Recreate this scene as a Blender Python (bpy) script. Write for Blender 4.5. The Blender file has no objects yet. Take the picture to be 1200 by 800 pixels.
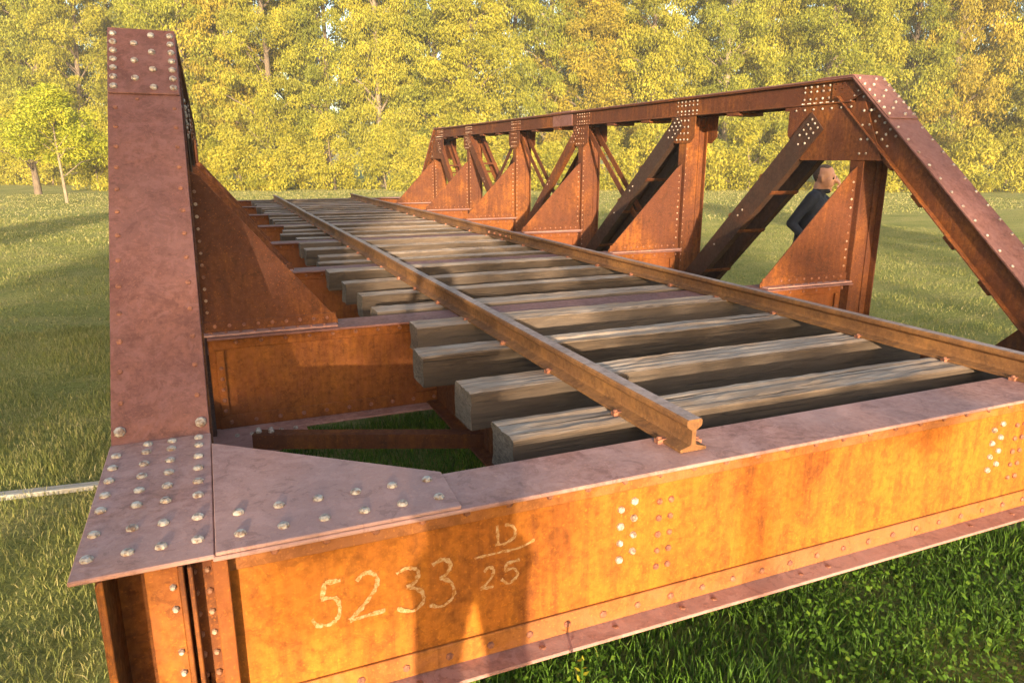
import bpy, bmesh, math, random
import numpy as np
from mathutils import Vector, Matrix
R = math.radians
random.seed(7); rng = np.random.default_rng(7)
scene = bpy.context.scene
col = scene.collection

# ------------------------------------------------------------------ camera
CAM = Vector((0, 0, 1.75)); YAW, PIT, ROL = -.4, .2513, .002
fw = Vector((math.sin(-YAW)*math.cos(PIT), math.cos(YAW)*math.cos(PIT), -math.sin(PIT)))
rt = Vector((math.cos(YAW), math.sin(YAW), 0)); up = rt.cross(fw)
rt, up = rt*math.cos(ROL)+up*math.sin(ROL), -rt*math.sin(ROL)+up*math.cos(ROL)
cd = bpy.data.cameras.new('camera'); cam = bpy.data.objects.new('camera', cd); col.objects.link(cam)
cam.matrix_world = Matrix(((rt.x, up.x, -fw.x, CAM.x), (rt.y, up.y, -fw.y, CAM.y), (rt.z, up.z, -fw.z, CAM.z), (0, 0, 0, 1)))
cd.sensor_width = 36; cd.lens = 834.04/1200*36; cd.clip_start = .05; cd.clip_end = 2000
scene.camera = cam

# ------------------------------------------------------------------ sky, sun, exposure
SUN_EL, SUN_DX = R(8.0), .30                    # light travels towards (+.30, +1) in plan
az = math.atan2(-SUN_DX, -1.0)                  # where the sun stands, measured from +Y towards +X
world = bpy.data.worlds.new('World'); scene.world = world; world.use_nodes = True
wn = world.node_tree; bg = wn.nodes['Background']
sky = wn.nodes.new('ShaderNodeTexSky'); sky.sky_type = 'NISHITA'; sky.sun_disc = False
sky.sun_elevation = SUN_EL; sky.sun_rotation = az % (2*math.pi); sky.air_density = 1.0; sky.dust_density = 2.0; sky.ozone_density = 1.0
wn.links.new(sky.outputs['Color'], bg.inputs['Color']); bg.inputs['Strength'].default_value = .15
sl = bpy.data.lights.new('sun', 'SUN'); sun = bpy.data.objects.new('sun', sl); col.objects.link(sun)
sl.energy = 3.8; sl.angle = R(.6); sl.color = (1.0, .82, .56)
sdir = Vector((SUN_DX, 1, 0)).normalized()*math.cos(SUN_EL) + Vector((0, 0, -math.sin(SUN_EL)))
sun.rotation_euler = sdir.to_track_quat('-Z', 'Y').to_euler(); sun.location = (-6, -20, 8)
vs = scene.view_settings; vs.view_transform = 'Standard'; vs.look = 'None'; vs.gamma = 1; vs.use_curve_mapping = False
vs.exposure = 2.0

# ------------------------------------------------------------------ material helpers
def mat_new(name):
    m = bpy.data.materials.new(name); m.use_nodes = True
    nt = m.node_tree; b = nt.nodes['Principled BSDF']
    return m, nt, b
def node(nt, t, **kw):
    n = nt.nodes.new(t)
    for k, v in kw.items():
        if k in ('operation', 'blend_type', 'data_type', 'attribute_name', 'feature', 'wave_type', 'bands_direction', 'noise_dimensions', 'interpolation_type', 'attribute_type', 'clamp'): setattr(n, k, v)
        else: n.inputs[k].default_value = v
    return n
def coords(nt, scale=(1, 1, 1), kind='Object', rnd=False):
    tc = nt.nodes.new('ShaderNodeTexCoord'); mp = nt.nodes.new('ShaderNodeMapping')
    mp.inputs['Scale'].default_value = scale
    nt.links.new(tc.outputs[kind], mp.inputs['Vector'])
    if rnd:
        oi = nt.nodes.new('ShaderNodeObjectInfo'); mm = node(nt, 'ShaderNodeMath', operation='MULTIPLY'); mm.inputs[1].default_value = 57.
        nt.links.new(oi.outputs['Random'], mm.inputs[0]); nt.links.new(mm.outputs[0], mp.inputs['Location'])
    return mp.outputs[0]
def noise(nt, vec, scale, detail=4, rough=.55, dist=0):
    n = node(nt, 'ShaderNodeTexNoise', Scale=scale, Detail=detail, Roughness=rough, Distortion=dist)
    nt.links.new(vec, n.inputs['Vector']); return n.outputs['Fac']
def ramp(nt, fac, stops):
    r = nt.nodes.new('ShaderNodeValToRGB'); e = r.color_ramp.elements
    while len(e) < len(stops): e.new(.5)
    for el, (p, c) in zip(e, stops):
        el.position = p; el.color = (*c, 1) if len(c) == 3 else c
    nt.links.new(fac, r.inputs[0]); return r.outputs[0]
def mix(nt, fac, a, b, bt='MIX'):
    m = node(nt, 'ShaderNodeMix', data_type='RGBA', blend_type=bt)
    for sock, v in ((m.inputs[0], fac), (m.inputs[6], a), (m.inputs[7], b)):
        if isinstance(v, (int, float)): sock.default_value = v
        elif isinstance(v, tuple): sock.default_value = (*v, 1)
        else: nt.links.new(v, sock)
    return m.outputs[2]
def bump(nt, b, h, strength, dist=.01):
    n = node(nt, 'ShaderNodeBump', Strength=strength, Distance=dist); nt.links.new(h, n.inputs['Height']); nt.links.new(n.outputs[0], b.inputs['Normal']); return n
def gray(nt, fac, lo, hi, a=0., b=1.):
    m = nt.nodes.new('ShaderNodeMapRange'); m.inputs['From Min'].default_value = lo; m.inputs['From Max'].default_value = hi
    m.inputs['To Min'].default_value = a; m.inputs['To Max'].default_value = b; nt.links.new(fac, m.inputs['Value']); return m.outputs[0]

def rust(name, dark, mid, bright, streak=.5, purple=None, rough=.75, blotch=2.3):
    m, nt, b = mat_new(name)
    v = coords(nt); vs_ = coords(nt, (9, 9, .9))
    big = noise(nt, v, blotch, 5, .6, .4); fine = noise(nt, v, 38, 6, .65); strk = noise(nt, vs_, 3.2, 5, .6)
    c = ramp(nt, big, [(.30, dark), (.48, mid), (.66, bright)])
    c2 = ramp(nt, strk, [(.35, dark), (.5, mid), (.68, bright)])
    c = mix(nt, streak, c, c2)
    c = mix(nt, gray(nt, fine, .42, .72, 0, .55), c, tuple(x*.55 for x in dark))
    if purple:
        pn = noise(nt, v, 1.4, 6, .6, .3)
        c = mix(nt, gray(nt, pn, .40, .62, 0, .9), c, purple)
    fl = noise(nt, v, 11, 9, .72, .7)
    c = mix(nt, gray(nt, fl, .535, .565, 0, .38), c, tuple(min(1, x*1.28) for x in (purple or mid)))
    c = mix(nt, gray(nt, fl, .44, .41, 0, .35), c, tuple(x*.6 for x in dark))
    vt = coords(nt, (34, 34, .8)); st2 = noise(nt, vt, 2.2, 6, .7)
    c = mix(nt, gray(nt, st2, .60, .70, 0, .30+.3*streak), c, tuple(x*.62 for x in dark))
    sp = noise(nt, v, 120, 2, .5)
    c = mix(nt, gray(nt, sp, .60, .75, 0, .35), c, tuple(min(1, x*1.5) for x in bright))
    nt.links.new(c, b.inputs['Base Color'])
    nt.links.new(gray(nt, fine, .3, .7, rough-.12, rough+.15), b.inputs['Roughness'])
    b.inputs['Specular IOR Level'].default_value = .3
    h = mix(nt, .5, fine, sp); bump(nt, b, h, .35, .004)
    return m
M = {}
M['web'] = rust('rusty_orange_steel', (.155, .040, .005), (.29, .085, .006), (.40, .132, .008), .5)
M['web_shaded'] = rust('rusty_red_shaded_steel', (.105, .027, .005), (.20, .056, .007), (.32, .105, .009), .45, (.15, .040, .010))  # shaded version of the orange web: rust with the girders' shade mixed in
M['angle'] = rust('rusty_angle_steel', (.16, .046, .008), (.28, .092, .014), (.38, .14, .018), .4, (.23, .085, .032))
M['steel'] = rust('rusty_brown_steel', (.048, .012, .004), (.125, .034, .006), (.30, .094, .010), .45, (.070, .019, .008))
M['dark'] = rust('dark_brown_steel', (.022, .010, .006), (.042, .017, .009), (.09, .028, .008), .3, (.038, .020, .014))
M['plate'] = rust('weathered_purple_steel', (.21, .090, .070), (.31, .15, .122), (.36, .17, .115), .25, (.33, .187, .163), .62)  # pinkish brown used on the horizontal plates
M['cover'] = rust('weathered_shaded_cover', (.11, .040, .031), (.16, .064, .051), (.20, .078, .052), .3, (.165, .076, .067), .66)  # darker than the horizontal plates: shade on the posts put into the colour
M['rail'] = rust('rail_rust', (.08, .034, .015), (.17, .074, .026), (.29, .13, .036), .15)
M['rail_top'] = rust('rail_worn_top', (.17, .11, .085), (.24, .17, .145), (.31, .23, .20), .1, None, .5)
m, nt, b = mat_new('galvanised_bolt'); v = coords(nt, rnd=True); n = noise(nt, v, 60, 3)
nt.links.new(ramp(nt, n, [(.36, (.18, .11, .075)), (.52, (.36, .30, .25)), (.75, (.52, .48, .43))]), b.inputs['Base Color']); b.inputs['Metallic'].default_value = .25; b.inputs['Roughness'].default_value = .5; M['bolt'] = m
m, nt, b = mat_new('rust_stained_bolt'); v = coords(nt); n = noise(nt, v, 9, 3)
nt.links.new(ramp(nt, n, [(.40, (.17, .065, .03)), (.60, (.36, .24, .17))]), b.inputs['Base Color']); b.inputs['Roughness'].default_value = .6; M['bolt_dull'] = m
m, nt, b = mat_new('rusty_rivet'); v = coords(nt); n = noise(nt, v, 60, 3)
nt.links.new(ramp(nt, n, [(.35, (.12, .04, .025)), (.65, (.27, .10, .05))]), b.inputs['Base Color']); b.inputs['Roughness'].default_value = .7; M['rivet'] = m
m, nt, b = mat_new('chalk'); v = coords(nt); n = noise(nt, v, 90, 4, .7)
nt.links.new(ramp(nt, n, [(.38, (.30, .105, .012)), (.50, (.40, .21, .08)), (.7, (.48, .33, .19))]), b.inputs['Base Color']); b.inputs['Roughness'].default_value = .95; M['chalk'] = m
# weathered timber: grain runs along local X
m, nt, b = mat_new('weathered_timber')
v = coords(nt, (1.2, 14, 14), rnd=True); v2 = coords(nt, (.9, 34, 34), rnd=True); v3 = coords(nt, (1.6, 2, 2), rnd=True)
g = noise(nt, v, 3, 7, .65, .8); cr = noise(nt, v2, 2.0, 4, .55, .5); bl = noise(nt, v3, 2.4, 5, .6)
c = ramp(nt, g, [(.26, (.16, .11, .078)), (.41, (.34, .25, .188)), (.56, (.47, .365, .285)), (.76, (.60, .485, .39))])
fg = noise(nt, coords(nt, (3, 70, 70), rnd=True), 3, 5, .7, .3)
c = mix(nt, gray(nt, fg, .40, .62, .55, 0), c, (.09, .07, .058))
c = mix(nt, gray(nt, bl, .42, .62, 0, .75), c, (.25, .16, .098))
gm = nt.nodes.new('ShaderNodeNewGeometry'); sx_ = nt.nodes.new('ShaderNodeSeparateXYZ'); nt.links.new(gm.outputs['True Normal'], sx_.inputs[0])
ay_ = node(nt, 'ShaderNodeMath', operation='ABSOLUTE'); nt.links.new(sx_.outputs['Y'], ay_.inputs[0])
side = ramp(nt, g, [(.3, (.010, .006, .004)), (.55, (.03, .018, .011)), (.78, (.085, .053, .03))])  # brown sides taken near black: shade of the sleeper gaps painted in
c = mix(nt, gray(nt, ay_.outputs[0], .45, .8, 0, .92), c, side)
ax_ = node(nt, 'ShaderNodeMath', operation='ABSOLUTE'); nt.links.new(sx_.outputs['X'], ax_.inputs[0])
endg = ramp(nt, noise(nt, coords(nt, (1, 9, 22), rnd=True), 3, 5, .6, 1.5), [(.3, (.035, .026, .02)), (.5, (.11, .085, .068)), (.75, (.19, .155, .125))])
isend = gray(nt, ax_.outputs[0], .5, .8, 0, 1); c = mix(nt, isend, c, endg)
crk = gray(nt, cr, .35, .41, 1, 0); cm = node(nt, 'ShaderNodeMath', operation='SUBTRACT'); cm.use_clamp = True; nt.links.new(crk, cm.inputs[0]); nt.links.new(isend, cm.inputs[1]); crk = cm.outputs[0]; c = mix(nt, crk, c, (.018, .013, .010))
oi = nt.nodes.new('ShaderNodeObjectInfo'); c = mix(nt, gray(nt, oi.outputs['Random'], 0, 1, 0, .3), c, (.24, .175, .135))
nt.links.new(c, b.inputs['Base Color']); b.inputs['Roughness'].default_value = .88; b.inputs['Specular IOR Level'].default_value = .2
hh = mix(nt, crk, mix(nt, .5, g, fg), (0., 0., 0.)); bump(nt, b, hh, .7, .006); M['wood'] = m
m, nt, b = mat_new('concrete'); v = coords(nt); n = noise(nt, v, 9, 6)
nt.links.new(ramp(nt, n, [(.3, (.26, .24, .21)), (.7, (.42, .40, .36))]), b.inputs['Base Color']); b.inputs['Roughness'].default_value = .9; bump(nt, b, n, .4); M['concrete'] = m
m, nt, b = mat_new('bleached_board'); v = coords(nt, (1.5, 20, 20)); n = noise(nt, v, 4, 6)
nt.links.new(ramp(nt, n, [(.3, (.20, .17, .14)), (.7, (.40, .37, .32))]), b.inputs['Base Color']); b.inputs['Roughness'].default_value = .9; bump(nt, b, n, .4); M['board'] = m
# ground soil and lawn
m, nt, b = mat_new('lawn')
v = coords(nt); v2 = coords(nt, (.35, 1.6, 1)); n1 = noise(nt, v, .35, 5, .6); n2 = noise(nt, v2, 1.1, 6, .65, .4); n3 = noise(nt, v, 22, 6, .7)
c = ramp(nt, n1, [(.32, (.20, .21, .055)), (.5, (.30, .29, .08)), (.7, (.39, .35, .115))])
c = mix(nt, gray(nt, n2, .47, .68, 0, .75), c, (.44, .36, .14))
c = mix(nt, gray(nt, n3, .4, .68, 0, .7), c, (.09, .105, .02))
nt.links.new(c, b.inputs['Base Color']); b.inputs['Roughness'].default_value = 1; b.inputs['Specular IOR Level'].default_value = .1
bump(nt, b, n3, 1.0, .06); M['lawn'] = m

def leafy(name, stops, transl=.25, rough=.6):
    m = bpy.data.materials.new(name); m.use_nodes = True; nt = m.node_tree
    for n in list(nt.nodes): nt.nodes.remove(n)
    out = nt.nodes.new('ShaderNodeOutputMaterial'); at = node(nt, 'ShaderNodeAttribute', attribute_name='tint')
    c = ramp(nt, at.outputs['Fac'], stops)
    d = node(nt, 'ShaderNodeBsdfPrincipled', Roughness=rough); d.inputs['Specular IOR Level'].default_value = .25
    t = nt.nodes.new('ShaderNodeBsdfTranslucent'); mx = nt.nodes.new('ShaderNodeMixShader'); mx.inputs[0].default_value = transl
    nt.links.new(c, d.inputs['Base Color']); nt.links.new(c, t.inputs['Color'])
    nt.links.new(d.outputs[0], mx.inputs[1]); nt.links.new(t.outputs[0], mx.inputs[2]); nt.links.new(mx.outputs[0], out.inputs[0])
    return m
M['leaf_a'] = leafy('yellow_green_leaves', [(0, (0.1345, 0.1379, 0.01206)), (.5, (0.2595, 0.2402, 0.01896)), (1, (0.4036, 0.3425, 0.0293))])
M['leaf_b'] = leafy('olive_leaves', [(0, (0.1009, 0.1157, 0.01034)), (.5, (0.2114, 0.2135, 0.01896)), (1, (0.346, 0.3158, 0.0293))])
M['leaf_c'] = leafy('ochre_leaves', [(0, (0.1538, 0.1245, 0.01206)), (.5, (0.2883, 0.2224, 0.01896)), (1, (0.4228, 0.3204, 0.03103))])
M['leaf_s'] = leafy('shrub_leaves', [(0, (0.1345, 0.1423, 0.01379)), (.5, (0.2979, 0.2669, 0.02413)), (1, (0.4612, 0.3737, 0.03878))])
M['leaf_y'] = leafy('young_tree_leaves', [(0, (.17, .21, .014)), (.5, (.30, .31, .020)), (1, (.44, .40, .03))])
M['grass'] = leafy('grass_blades', [(0, (.042, .09, .008)), (.45, (.105, .20, .016)), (.75, (.19, .25, .026)), (1, (.40, .33, .12))], .3)
M['grass_dry'] = leafy('dry_grass_blades', [(0, (0.0968, 0.1188, 0.0264)), (.4, (0.2024, 0.2068, 0.0528)), (.7, (0.3432, 0.2948, 0.1144)), (1, (0.484, 0.4048, 0.22))], .3)
m, nt, b = mat_new('bark'); v = coords(nt, (6, 6, 1.2)); n = noise(nt, v, 3, 6, .65)
nt.links.new(ramp(nt, n, [(.3, (.06, .042, .03)), (.7, (.20, .145, .10))]), b.inputs['Base Color']); b.inputs['Roughness'].default_value = .95; bump(nt, b, n, .7, .03); M['bark'] = m
m, nt, b = mat_new('pale_bark'); v = coords(nt, (6, 6, 1.2)); n = noise(nt, v, 3, 6, .65)
nt.links.new(ramp(nt, n, [(.3, (.12, .09, .06)), (.7, (.27, .21, .145))]), b.inputs['Base Color']); b.inputs['Roughness'].default_value = .9; M['pale_bark'] = m
def plain(name, c1, c2, sc, rough=.8, spec=.3):
    m, nt, b = mat_new(name); v = coords(nt); n = noise(nt, v, sc, 4)
    nt.links.new(ramp(nt, n, [(.35, c1), (.65, c2)]), b.inputs['Base Color']); b.inputs['Roughness'].default_value = rough; b.inputs['Specular IOR Level'].default_value = spec
    bump(nt, b, n, .15, .004); return m
M['skin'] = plain('skin', (.46, .22, .14), (.56, .29, .19), 25, .55)
M['shirt'] = plain('navy_cloth', (.018, .020, .032), (.032, .034, .050), 14, .9)
M['trousers'] = plain('dark_trousers', (.03, .03, .035), (.05, .05, .055), 14, .9)
M['shoe'] = plain('shoe_leather', (.02, .016, .012), (.04, .03, .025), 14, .5)
M['hair'] = plain('cropped_hair', (.06, .04, .032), (.11, .07, .055), 80, .8)
M['phone'] = plain('phone_black', (.01, .01, .012), (.015, .015, .017), 10, .2)
M['eye'] = plain('eye_dark', (.02, .015, .012), (.03, .02, .015), 50, .2)

# ------------------------------------------------------------------ object helpers
ORG = {}
def tag(o, label=None, cat=None, group=None, kind=None):
    if label: o['label'] = label
    if cat: o['category'] = cat
    if group: o['group'] = group
    if kind: o['kind'] = kind
    return o
def empty(name, loc):
    o = bpy.data.objects.new(name, None); col.objects.link(o); o.location = loc; o.empty_display_size = .2
    ORG[o] = Vector(loc); return o
def link(name, me, mat, parent=None, org=None):
    if mat is not None and not me.materials: me.materials.append(mat)
    o = bpy.data.objects.new(name, me); col.objects.link(o)
    if parent is not None: o.parent = parent; ORG[o] = ORG[parent]
    else: ORG[o] = Vector(org or (0, 0, 0)); o.location = ORG[o]
    return o
class MB:
    def __init__(s): s.v = []; s.f = []
    def add(s, vs, fs):
        n = len(s.v); s.v += [Vector(p) for p in vs]; s.f += [tuple(i+n for i in f) for f in fs]; return s
    def box(s, x0, x1, y0, y1, z0, z1):
        return s.add([(x, y, z) for z in (z0, z1) for y in (y0, y1) for x in (x0, x1)],
                     [(0, 2, 3, 1), (4, 5, 7, 6), (0, 1, 5, 4), (2, 6, 7, 3), (0, 4, 6, 2), (1, 3, 7, 5)])
    def prism(s, poly, a, b, ax):
        n = len(poly)
        def P(u, w, t): return {'x': (t, u, w), 'y': (u, t, w), 'z': (u, w, t)}[ax]
        return s.add([P(*p, a) for p in poly]+[P(*p, b) for p in poly],
                     [tuple(range(n)), tuple(range(2*n-1, n-1, -1))]+[(i, i+n, (i+1) % n+n, (i+1) % n) for i in range(n)])
    def bar(s, x0, x1, A, B, lo, hi):       # bar in a YZ plane, thickness x0..x1, offsets along the left normal of A->B
        dy, dz = B[0]-A[0], B[1]-A[1]; l = math.hypot(dy, dz); ny, nz = -dz/l, dy/l
        return s.prism([(A[0]+ny*lo, A[1]+nz*lo), (B[0]+ny*lo, B[1]+nz*lo), (B[0]+ny*hi, B[1]+nz*hi), (A[0]+ny*hi, A[1]+nz*hi)], x0, x1, 'x')
    def bolt(s, p, n, r=.016, h=.012, seg=7):
        n = Vector(n).normalized(); q = n.to_track_quat('Z', 'Y'); p = Vector(p); a0 = random.random()*6
        ring = lambda rr, hh: [p + q @ Vector((rr*math.cos(a0+2*math.pi*i/seg), rr*math.sin(a0+2*math.pi*i/seg), hh)) for i in range(seg)]
        k = seg
        return s.add(ring(r, -.004)+ring(r*.97, h*.55)+ring(r*.6, h), [(i, (i+1) % k, (i+1) % k+k, i+k) for i in range(k)]+[(i+k, (i+1) % k+k, (i+1) % k+2*k, i+2*k) for i in range(k)]+[tuple(range(2*k, 3*k))])
    def build(s, name, mat, parent=None, org=None, bevel=0, kind=None):
        o0 = ORG[parent] if parent is not None else Vector(org or (0, 0, 0))
        me = bpy.data.meshes.new(name); me.from_pydata([tuple(p-o0) for p in s.v], [], s.f)
        bm = bmesh.new(); bm.from_mesh(me); bmesh.ops.recalc_face_normals(bm, faces=bm.faces)
        bm.to_mesh(me); bm.free()
        o = link(name, me, mat, parent, org)
        if bevel:
            md = o.modifiers.new('bevel', 'BEVEL'); md.width = bevel; md.segments = 1; md.limit_method = 'ANGLE'; md.angle_limit = R(40)
        if kind: o['kind'] = kind
        return o
def fast_mesh(name, verts, faces, tint=None):
    me = bpy.data.meshes.new(name); verts = np.asarray(verts, np.float32)
    me.vertices.add(len(verts)); me.vertices.foreach_set('co', verts.ravel())
    k = faces.shape[1]; me.loops.add(faces.size); me.loops.foreach_set('vertex_index', faces.astype(np.int32).ravel())
    me.polygons.add(len(faces)); me.polygons.foreach_set('loop_start', np.arange(0, faces.size, k, dtype=np.int32))
    me.update(calc_edges=True)
    if tint is not None:
        a = me.attributes.new('tint', 'FLOAT', 'POINT'); a.data.foreach_set('value', np.asarray(tint, np.float32))
    return me

# ------------------------------------------------------------------ ground
def ground_height(x, y): return .02*np.sin(x*1.3+.5)*np.sin(y*.9)+.012*np.sin(x*3.1+y*2.3)
gx = np.concatenate([[-900, -300, -120, -60], np.arange(-30, 61, .75), [90, 150, 300, 900]])
gy = np.concatenate([[-900, -300, -120, -60], np.arange(-30, 75, .75), [90, 150, 300, 900]])
GX, GY = np.meshgrid(gx, gy); near = (np.abs(GX-10) < 55) & (np.abs(GY-20) < 60)
GZ = np.where(near, ground_height(GX, GY), 0)
vv = np.stack([GX.ravel(), GY.ravel(), GZ.ravel()], 1); nx = len(gx)
ii = (np.arange(len(gy)-1)[:, None]*nx+np.arange(nx-1)[None]).ravel()
g = link('ground', fast_mesh('ground', vv, np.stack([ii, ii+1, ii+1+nx, ii+nx], 1)), M['lawn']); g['kind'] = 'structure'
for p in g.data.polygons: p.use_smooth = True

# ------------------------------------------------------------------ bridge
XL, XR, W = -.21, 4.58, .148
P0, P1, L = 1.755, 4.0, 2.15
PP = [P0]+[P1+k*L for k in range(6)]+[P1+5*L+2.245]
ZT, ZB, ZC = .846, .300, 2.34
bridge = tag(empty('truss_bridge', ((XL+XR)/2, (PP[0]+PP[7])/2, 0)), 'rusty riveted steel pony truss railway bridge span standing on the lawn', 'bridge')
bolt_me = {}
def bolt_mesh(r, h, key):
    if key in bolt_me: return bolt_me[key]
    s = MB(); s.bolt((0, 0, 0), (0, 0, 1), r, h, 8); me = bpy.data.meshes.new(key); me.from_pydata([tuple(p) for p in s.v], [], s.f)
    bm = bmesh.new(); bm.from_mesh(me); bmesh.ops.recalc_face_normals(bm, faces=bm.faces); bm.to_mesh(me); bm.free()
    me.materials.append(M['bolt']); bolt_me[key] = me; return me
def bolts(parent, pts, n, r=.019, h=.015):
    me = bolt_mesh(r, h, 'bolt_%d' % (r*1e4))
    for p in pts:
        o = bpy.data.objects.new('bolt', me); col.objects.link(o); o.parent = parent; ORG[o] = ORG[parent]
        nn = Vector(n)+Vector((random.gauss(0, .04), random.gauss(0, .04), random.gauss(0, .04)))
        o.location = Vector(p)-ORG[parent]; o.rotation_euler = (nn.to_track_quat('Z', 'Y') @ Matrix.Rotation(random.random()*6, 3, 'Z').to_quaternion()).to_euler()
def small_bolts(parent, lst, name='small_bolts', mat='bolt', r=.013, h=.01):
    s = MB()
    for p, n in lst: s.bolt(p, n, r*random.uniform(.9, 1.1), h, 6)
    return s.build(name, M[mat], parent, kind='stuff')

# --- end girder (near) and cross girders
xa, xb = XL+.145, XR-.145
def girder(y, near=False, far=False):
    yw = y-.027 if near else y      # the web of the near girder sits towards its front edge
    name = 'end_girder' if (near or far) else 'cross_girder'
    s = MB(); s.box(xa, xb, yw-.006, yw+.006, ZB+.012, ZT-.012)
    o = s.build(name, M['web' if near else 'web_shaded'], bridge, bevel=.003)
    for sg in (-1, 1):
        a, b2 = (yw+sg*.0063, yw+sg*.018)
        for z0, z1 in ((ZB+.0125, ZB+.085), (ZT-.085, ZT-.0125)):
            MB().box(xa+.02, xb-.02, min(a, b2), max(a, b2), z0, z1).build('flange_angle', M['angle' if near else 'web_shaded'], o, bevel=.003)
    f = MB().box(xa, xb, y-.118, y+.118, ZT-.012, ZT).build('flange_plate', M['plate' if near else 'cover'], o, bevel=.003)
    f = MB().box(xa, xb, y-.118, y+.118, ZB, ZB+.012).build('flange_plate', M['plate'], o, bevel=.003)
    lst = []; x = xa+.08
    while x < xb:
        lst += [((x, yw-.018, ZB+.048), (0, -1, 0)), ((x+.06, yw-.018, ZT-.05), (0, -1, 0))]
        if near and random.random() < .3: lst += [((x+.03, y-.075, ZB+.007), (0, 0, 1))]
        x += .128
    small_bolts(o, lst, 'rivets', 'rivet', .012, .008)
    lst = []
    for xs in (1.19, 2.93):      # stringer connections through the web
        if not near: MB().box(xs-.13, xs-.012, yw-.0165, yw-.0065, ZB+.09, ZT-.09).build('connection_angle', M['web_shaded'], o, bevel=.002)
        if near:
            lst += [((xs-.07+dx, yw-.006, ZT-.15-i*.058+(.02 if dx > 0 else 0)), (0, -1, 0)) for i in range(4) for dx in (-.024, .024)]
            small_bolts(o, [((xs+.07+dx, yw-.006, ZT-.15-i*.058), (0, -1, 0)) for i in range(5) for dx in (-.022, .022)], 'rivets', 'rivet', .011, .009)
    if near: small_bolts(o, lst, 'small_bolts', 'bolt', .0125, .012)
    for sd in (0, 1):            # end stiffener angles
        x0, x1 = (xa+.035, xa+.075) if sd == 0 else (xb-.075, xb-.035)
        if not near:
            MB().box(x0, x1, yw-.030, yw-.0185, ZB+.09, ZT-.09).build('stiffener', M['web_shaded'], o, bevel=.002)
            small_bolts(o, [(((x0+x1)/2, y-.03, ZB+.12+.06*i), (0, -1, 0)) for i in range(5)], 'rivets', 'rivet', .011, .008)
    return o
girders = [girder(PP[k], k == 0, k == 7) for k in range(8)]
eg = girders[0]
# chalk writing on the end girder
CH = [[(.234, .664), (.193, .666), (.193, .666), (.181, .621), (.181, .621), (.217, .615), (.227, .587), (.221, .556), (.199, .54), (.166, .546), (.154, .567)], [(.275, .651), (.297, .67), (.323, .661), (.329, .627), (.292, .575), (.251, .538), (.251, .538), (.347, .542)], [(.384, .646), (.414, .658), (.444, .643), (.438, .611), (.412, .6), (.412, .6), (.45, .579), (.457, .543), (.425, .52), (.383, .538)], [(.486, .65), (.518, .661), (.538, .643), (.529, .614), (.506, .605), (.506, .605), (.539, .582), (.546, .538), (.511, .512), (.475, .527)], [(.611, .639), (.674, .642), (.753, .643), (.802, .658)], [(.682, .73), (.685, .669)], [(.706, .727), (.732, .716), (.737, .686), (.708, .667), (.676, .669)], [(.64, .59), (.657, .602), (.67, .588), (.662, .564), (.629, .536), (.629, .536), (.669, .535)], [(.753, .604), (.71, .602), (.71, .602), (.705, .579), (.705, .579), (.734, .579), (.745, .555), (.717, .535), (.694, .553)]]
def spline(pts, n=6, sharp=False):
    out = []
    for i in range(len(pts)-1):
        p0 = Vector(pts[max(i-1, 0)]); p1 = Vector(pts[i]); p2 = Vector(pts[i+1]); p3 = Vector(pts[min(i+2, len(pts)-1)])
        for k in range(n):
            t = k/n; out.append(.5*((2*p1)+(-p0+p2)*t+(2*p0-5*p1+4*p2-p3)*t*t+(-p0+3*p1-3*p2+p3)*t**3))
    return out+[Vector(pts[-1])]
for name, strokes, wd in (('chalk_number', CH[:4], .0062), ('chalk_fraction', CH[4:], .0048)):
    s = MB()
    cut = []
    for st in strokes:                      # a doubled point is a sharp corner: split the stroke there
        a0 = 0
        for q in range(1, len(st)):
            if st[q] == st[q-1]: cut.append(st[a0:q]); a0 = q
        cut.append(st[a0:])
    for si, st in enumerate(cut):
        pts = spline(st); vsx = []
        for i, p in enumerate(pts):
            d = (pts[min(i+2, len(pts)-1)]-pts[max(i-2, 0)]).normalized(); nrm = Vector((-d.y, d.x)); w = wd*random.uniform(.55, 1.25)
            for sgn in (-1, 1):
                q = p+nrm*w*sgn+Vector((random.gauss(0, .0008), random.gauss(0, .0008))); vsx.append((q.x, P0-.0345-.0004*si, q.y))
        s.add(vsx, [(2*i, 2*i+1, 2*i+3, 2*i+2) for i in range(len(pts)-1)])
    s.build(name, M['chalk'], eg)
# --- stringers (rail bearers) and lateral bracing
for xs in (1.19, 2.93):
    for k in range(7):
        y0, y1 = PP[k]+.012, PP[k+1]-.03
        s = MB().box(xs-.006, xs+.006, y0, y1, ZB+.03, ZT-.17); s.box(xs-.075, xs+.075, y0, y1, ZT-.17, ZT-.158); s.box(xs-.075, xs+.075, y0, y1, ZB+.018, ZB+.03)
        s.build('stringer', M['steel'], bridge, bevel=.003)
def brace(p, q, z):
    p, q = Vector((*p, 0)), Vector((*q, 0)); d = (q-p).normalized(); n = Vector((-d.y, d.x, 0)); s = MB()
    for (o0, o1, z0, z1) in ((-.038, .038, z+.068, z+.076), (-.038, -.030, z, z+.068)):
        c = [p+n*o0, q+n*o0, q+n*o1, p+n*o1]
        s.prism([(a.x, a.y) for a in c], z0, z1, 'z')
    return s.build('lateral_brace', M['steel'], bridge)
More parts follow.
